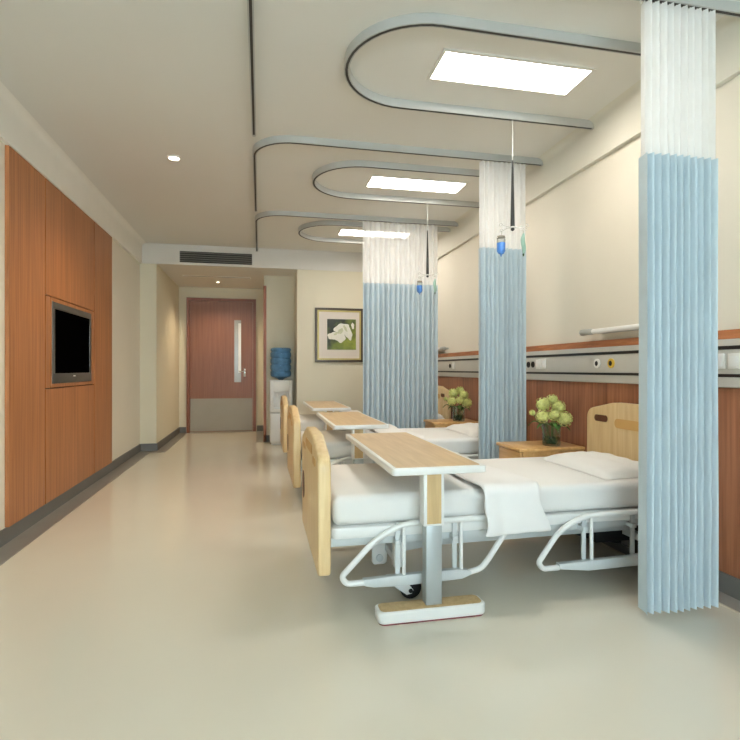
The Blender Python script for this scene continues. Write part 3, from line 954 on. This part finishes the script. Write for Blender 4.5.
# ------------------------------------------------------------------ overbed tables
ot = thing('overbed_table', 'nearest overbed table, wood top with white edge standing before the nearest bed', 'table', (0.73, 2.14, 0), 'overbed tables beside the beds')
ox0, ox1, oy0, oy1 = 0.527, 0.942, 2.05, 3.245
tp = MB().prism(rrect(ox0, ox1, oy0, oy1, 0.022), 'XY', 0.612, 0.642, 0.006, 2).build('table_top', M['white'], ot)
MB().prism(rrect(ox0+0.022, ox1-0.022, oy0+0.022, oy1-0.022, 0.012), 'XY', 0.6418, 0.6432).build('top_inlay', M['table_wood'], tp)
slv = MB().box(0.672, 0.763, 2.086, 2.150, 0.388, 0.612, 0.004).build('sleeve', M['white'], ot)
MB().box(0.686, 0.749, 2.0845, 2.0865, 0.398, 0.608).build('sleeve_inlay', M['post_wood'], slv)
MB().box(0.683, 0.755, 2.090, 2.146, 0.05, 0.39, 0.006).build('post', M['post_grey'], ot)
bs = MB().prism(rrect(0.472, 0.944, 2.058, 2.160, 0.03, 6), 'XY', 0.006, 0.054, 0.008, 3).build('base', M['white'], ot)
MB().prism(rrect(0.485, 0.931, 2.070, 2.152, 0.024, 6), 'XY', 0.0538, 0.0552).build('base_inlay', M['post_wood'], bs)
rb = MB().prism(rrect(0.479, 0.937, 2.065, 2.153, 0.026, 6), 'XY', 0.0, 0.0075).build('rubber_foot', M['red_rubber'], bs)
rb['label'] = 'thin dark red rubber strip'
dup(ot, (-0.01, 1.655, 0), 'middle overbed table, wood top with white edge, before the middle bed')
dup(ot, (0.0, 3.355, 0), 'farthest overbed table, wood top with white edge, nearest the water dispenser')

# ------------------------------------------------------------------ nightstands
ns = thing('nightstand', 'beech nightstand between the nearest and middle beds', 'nightstand', (1.86, 3.24, 0), 'beech nightstands between the beds')
sx0, sx1, sy0, sy1, sz = 1.65, 2.115, 3.09, 3.42, 0.533
m = MB(); m.box(sx0+0.02, sx1, sy0+0.01, sy1-0.01, 0.04, sz-0.022); m.box(sx0+0.04, sx1-0.01, sy0+0.02, sy1-0.02, 0, 0.042)
m.build('body', M['night_wood'], ns)
MB().box(sx0-0.012, sx1, sy0-0.006, sy1+0.006, sz-0.022, sz, 0.005).build('top', M['night_wood'], ns)
dr = box('drawer', M['night_wood'], sx0+0.002, sx0+0.019, sy0+0.014, sy1-0.014, 0.36, sz-0.028, ns, 0.002)
MB().lathe([(0.005, 0.0), (0.005, -0.012), (0.013, -0.016), (0.010, -0.024)], (sx0+0.002, (sy0+sy1)/2, 0.43), 14, 'X').build('knob', M['chrome'], dr)
dd = box('cabinet_door', M['night_wood'], sx0+0.002, sx0+0.019, sy0+0.014, sy1-0.014, 0.05, 0.354, ns, 0.002)
MB().lathe([(0.005, 0.0), (0.005, -0.012), (0.013, -0.016), (0.010, -0.024)], (sx0+0.002, sy0+0.06, 0.25), 14, 'X').build('knob', M['chrome'], dd)
dup(ns, (0, PITCH, 0), 'beech nightstand between the middle and farthest beds')

# ------------------------------------------------------------------ flowers in glass vases
def vase(cx, cy, cz, label):
    t = thing('flower_vase', label, 'vase', (cx, cy, cz), 'glass vases with flowers')
    MB().lathe([(0.054, 0.0), (0.058, 0.004), (0.060, 0.13), (0.063, 0.145), (0.060, 0.145), (0.056, 0.13), (0.054, 0.012)], (cx, cy, cz+0.001), 28).build('glass_body', M['glass'], t)
    m = MB()
    rnd = random.Random(4)
    for i in range(46):
        a_ = rnd.uniform(0, 2*pi); r_ = 0.040*math.sqrt(rnd.random())
        m.ball((cx+r_*cos(a_), cy+r_*sin(a_), cz+0.018+rnd.uniform(0, 0.040)), 0.013, 1, 1, 0.8, 1, 0.25)
    mo = m.build('moss_filling', M['green_dark'], t); mo['label'] = 'dark green leaves packed inside the glass'
    return t
RX, RY = 0.978, -0.207
FL = [  # sideways, back, height of the head, radius, wording
    (0.022, 0.045, 0.305, 0.036, 'topmost'),
    (-0.050, 0.015, 0.278, 0.045, 'upper left'),
    (0.052, 0.010, 0.258, 0.043, 'upper right'),
    (-0.073, -0.040, 0.200, 0.041, 'lower left'),
    (0.072, -0.045, 0.184, 0.047, 'lower right'),
    (-0.002, -0.060, 0.212, 0.036, 'central front'),
    (-0.132, -0.010, 0.222, 0.018, 'tiny outlying left'),
]
FL = [(a*RX - b*RY, a*RY + b*RX, c, r*1.14, w_) for a, b, c, r, w_ in FL]
def flower(cx, cy, cz, off, r, label, seed, grp):
    rnd = random.Random(seed)
    hx, hy, hz = cx+off[0], cy+off[1], cz+off[2]
    t = thing('hydrangea', label, 'flower', (cx+off[0]*0.2, cy+off[1]*0.2, cz+0.02), grp)
    b0_ = Vector((cx+off[0]*0.2, cy+off[1]*0.2, cz+0.03)); b1_ = Vector((hx, hy, hz))
    mid = (b0_+b1_)/2 + Vector((0, 0, 0.02))
    MB().tube([b0_, mid, b1_], 0.0035, 6).build('stem', M['stem'], t)
    # a round head made of many small four-petalled florets
    m = MB()
    m.ball((hx, hy, hz), r*0.80, 1, 1, 0.92, 2, 0.04)
    N_ = 54
    for i in range(N_):
        zz = 1 - 2*(i+0.5)/N_
        ph_ = i*2.39996
        rr = math.sqrt(1-zz*zz)
        d = Vector((rr*cos(ph_), rr*sin(ph_), zz*0.92)).normalized()
        c_ = Vector((hx, hy, hz)) + d*r*rnd.uniform(0.86, 1.0)
        a1 = d.orthogonal().normalized(); a1 = Matrix.Rotation(rnd.uniform(0, 6.28), 3, d) @ a1
        a2 = d.cross(a1)
        s_ = r*0.23
        tb = bmesh.new()
        cen = tb.verts.new(c_ - d*0.0015)
        ring = []
        for k in range(8):
            an = 2*pi*k/8
            q = s_*(1.0 if k % 2 == 0 else 0.62)
            ring.append(tb.verts.new(c_ + a1*q*cos(an) + a2*q*sin(an) + d*(0.002 if k % 2 == 0 else 0)))
        for k in range(8):
            tb.faces.new((cen, ring[k], ring[(k+1) % 8]))
        m._merge(tb)
    m.build('flower_head', M['blossom'], t, angle=30)
    for k in range(2):
        an = rnd.uniform(0, 6.28)
        base = b0_*0.35 + b1_*0.65
        dirv = Vector((cos(an), sin(an), -0.1))
        side = Vector((-sin(an), cos(an), 0))
        def fn(u, v, base=base, dirv=dirv, side=side):
            w_ = 0.018*sin(pi*min(1, u*0.96+0.02))**0.8
            return base + dirv*0.062*u + side*w_*(2*v-1) + Vector((0, 0, 0.012*sin(pi*u) - 0.02*u*u + 0.006*abs(2*v-1)))
        MB().quadgrid(fn, 6, 2).build('leaf', M['leaf'], t, angle=60)
    return t
for (vc, whichv, wherev) in (((1.93, 3.19, 0.533), 'nearer', 'between the nearest and middle beds'), ((1.93, 3.19+PITCH, 0.533), 'farther', 'between the middle and farthest beds')):
    vase(*vc, 'clear glass vase of green flowers on the nightstand ' + wherev)
    for i, (a_, b_, c_, r_, wrd) in enumerate(FL):
        lab = ('%s yellow green flower ball in the %s glass vase' % (wrd.capitalize() if False else wrd, whichv))
        flower(vc[0], vc[1], vc[2], (a_, b_, c_), r_, lab, 30+i, 'hydrangeas in the %s vase' % whichv)

# ------------------------------------------------------------------ hanging infusion sets
def infusion(dy, which):
    x, y = 1.552, 3.01+dy
    zt_ = H-TH-0.002
    t = thing('infusion_hanger', 'black hanging rod with wire hooks hanging from the ceiling track over the %s bed' % which, 'infusion hanger', (x, y, zt_), 'infusion hangers')
    MB().tube([(x, y, zt_), (x, y, 2.32)], 0.0025, 6).build('cord', M['alu'], t)
    MB().tube([(x, y, 2.36), (x, y, 2.15), (x, y, 1.945)], 0.006, 10, radii=[0.005, 0.010, 0.0135]).build('rod', M['black'], t)
    MB().lathe([(0.004, -0.018), (0.012, -0.012), (0.012, 0.0), (0.006, 0.008)], (x, y, 1.935), 12).build('knob', M['black'], t)
    MB().lathe([(0.012, 0.0), (0.012, 0.012)], (x, y, 1.936), 12).build('collar', M['white_plastic'], t)
    for a_, L_, lift in ((180, 0.085, 0.012), (195, 0.095, -0.03), (0, 0.105, 0.018), (-15, 0.085, -0.012)):
        dx_, dy_ = cos(radians(a_)), sin(radians(a_))
        p = [(x, y, 1.938), (x+dx_*L_*0.5, y+dy_*L_*0.5, 1.938+lift*0.4), (x+dx_*L_*0.85, y+dy_*L_*0.85, 1.938+lift)]
        for k in range(8):
            an = radians(-60 + 250*k/7)
            p.append((x+dx_*(L_*0.92+0.012*cos(an)), y+dy_*(L_*0.92+0.012*cos(an)), 1.938+lift+0.010*sin(an)))
        MB().tube(p, 0.002, 6).build('hook', M['alu'], t)
    bx, by = x-0.078, y
    b_ = thing('hanging_infusion_bottle', 'small infusion bottle of blue liquid hanging over the %s bed' % which, 'bottle', (bx, by, 1.76), 'hanging infusion bottles')
    MB().lathe([(0.004, -0.022), (0.005, -0.010), (0.018, -0.003), (0.0262, 0.012), (0.0265, 0.062)], (bx, by, 1.775), 18).build('liquid', M['iv_blue'], b_)
    MB().lathe([(0.0266, 0.0), (0.0266, 0.032), (0.020, 0.040)], (bx, by, 1.838), 18).build('bottle_glass', M['iv_clear'], b_)
    MB().lathe([(0.024, 0.0), (0.024, 0.012), (0.010, 0.014)], (bx, by, 1.868), 18).build('cap', M['steel'], b_)
    MB().tube([(bx, by, 1.88), (bx+0.004, by, 1.90), (bx, by, 1.915)], 0.002, 6).build('loop', M['chrome'], b_)
    gx, gy = x+0.074, y
    g_ = thing('hanging_infusion_bag', 'limp pale green infusion bag hanging over the %s bed' % which, 'infusion bag', (gx, gy, 1.77), 'hanging infusion bags')
    def fn(u, v):
        # lens shaped pouch, slightly turned
        zz = 1.775 + 0.135*v
        k = sin(pi*min(1, max(0, v*0.94+0.05)))**0.6
        an = 2*pi*u
        px, py = 0.018*k*cos(an), 0.010*k*sin(an)
        return (gx + px*0.94 - py*0.3 + 0.004*sin(7*v), gy + px*0.34 + py*0.94, zz)
    MB().quadgrid(fn, 20, 14).build('pouch', M['iv_green'], g_, angle=80)
    MB().ball((gx+0.002, gy+0.001, 1.825), 0.013, 0.8, 0.55, 2.6, 2).build('fluid', M['iv_liq'], g_)
    MB().tube([(gx, gy, 1.905), (gx+0.003, gy, 1.922), (gx, gy, 1.93)], 0.002, 6).build('loop', M['chrome'], g_)
    MB().lathe([(0.004, 0.0), (0.006, 0.016)], (gx, gy, 1.762), 10).build('port', M['green_dark'], g_)
M['iv_liq'] = plain('pale green infusion fluid', (170, 212, 198), 0.3, var=0.25, scale=30)
infusion(0, 'nearest')
infusion(1.695, 'middle')

# ------------------------------------------------------------------ lights and world
def area(name, loc, rot, sx, sy, power, rgb):
    l = bpy.data.lights.new(name, 'AREA'); l.shape = 'RECTANGLE'; l.size = sx; l.size_y = sy
    l.energy = power; l.color = srgb(*rgb)[:3]
    o = bpy.data.objects.new(name, l); COL.objects.link(o); o.location = loc; o.rotation_euler = rot
    return o
area('window_daylight', ((wx0+wx1)/2, YB-0.25, 1.55), (radians(90), 0, 0), 2.8, 1.5, 400, (226, 238, 255))
for (x, y, z, e_) in ((-0.64, 4.18, H-0.02, 75), (-0.635, 8.35, ZS-0.02, 55), (-0.64, 6.0, H-0.02, 0)):
    if e_ <= 0: continue
    l = bpy.data.lights.new('downlight_lamp', 'SPOT'); l.energy = e_; l.spot_size = radians(130); l.spot_blend = 0.8; l.color = srgb(255, 232, 196)[:3]; l.shadow_soft_size = 0.05
    o = bpy.data.objects.new('downlight_lamp', l); COL.objects.link(o); o.location = (x, y, z)

wd_ = bpy.data.worlds.new('World'); SC.world = wd_; wd_.use_nodes = True
nt = wd_.node_tree
bg = nt.nodes['Background']
sky = nt.nodes.new('ShaderNodeTexSky'); sky.sky_type = 'HOSEK_WILKIE'
nt.links.new(sky.outputs[0], bg.inputs['Color'])
bg.inputs['Strength'].default_value = 0.6

# ------------------------------------------------------------------ camera
cam = bpy.data.cameras.new('camera')
co = bpy.data.objects.new('camera', cam); COL.objects.link(co)
co.location = (0, 0, 1.05)
co.rotation_euler = (radians(90), 0, -atan(110/520.0))
cam.sensor_fit = 'HORIZONTAL'; cam.sensor_width = 36.0
cam.lens = 36.0*520/740
cam.shift_y = -1/740.0
cam.clip_start = 0.02
SC.camera = co

SC.view_settings.view_transform = 'Standard'
SC.view_settings.look = 'None'
SC.view_settings.exposure = 0.0
SC.cycles.use_denoising = True
SC.cycles.max_bounces = 10
SC.cycles.transparent_max_bounces = 16
SC.cycles.sample_clamp_indirect = 6.0

for o in list(bpy.data.objects):
    if '_o' in o.keys():
        del o['_o']
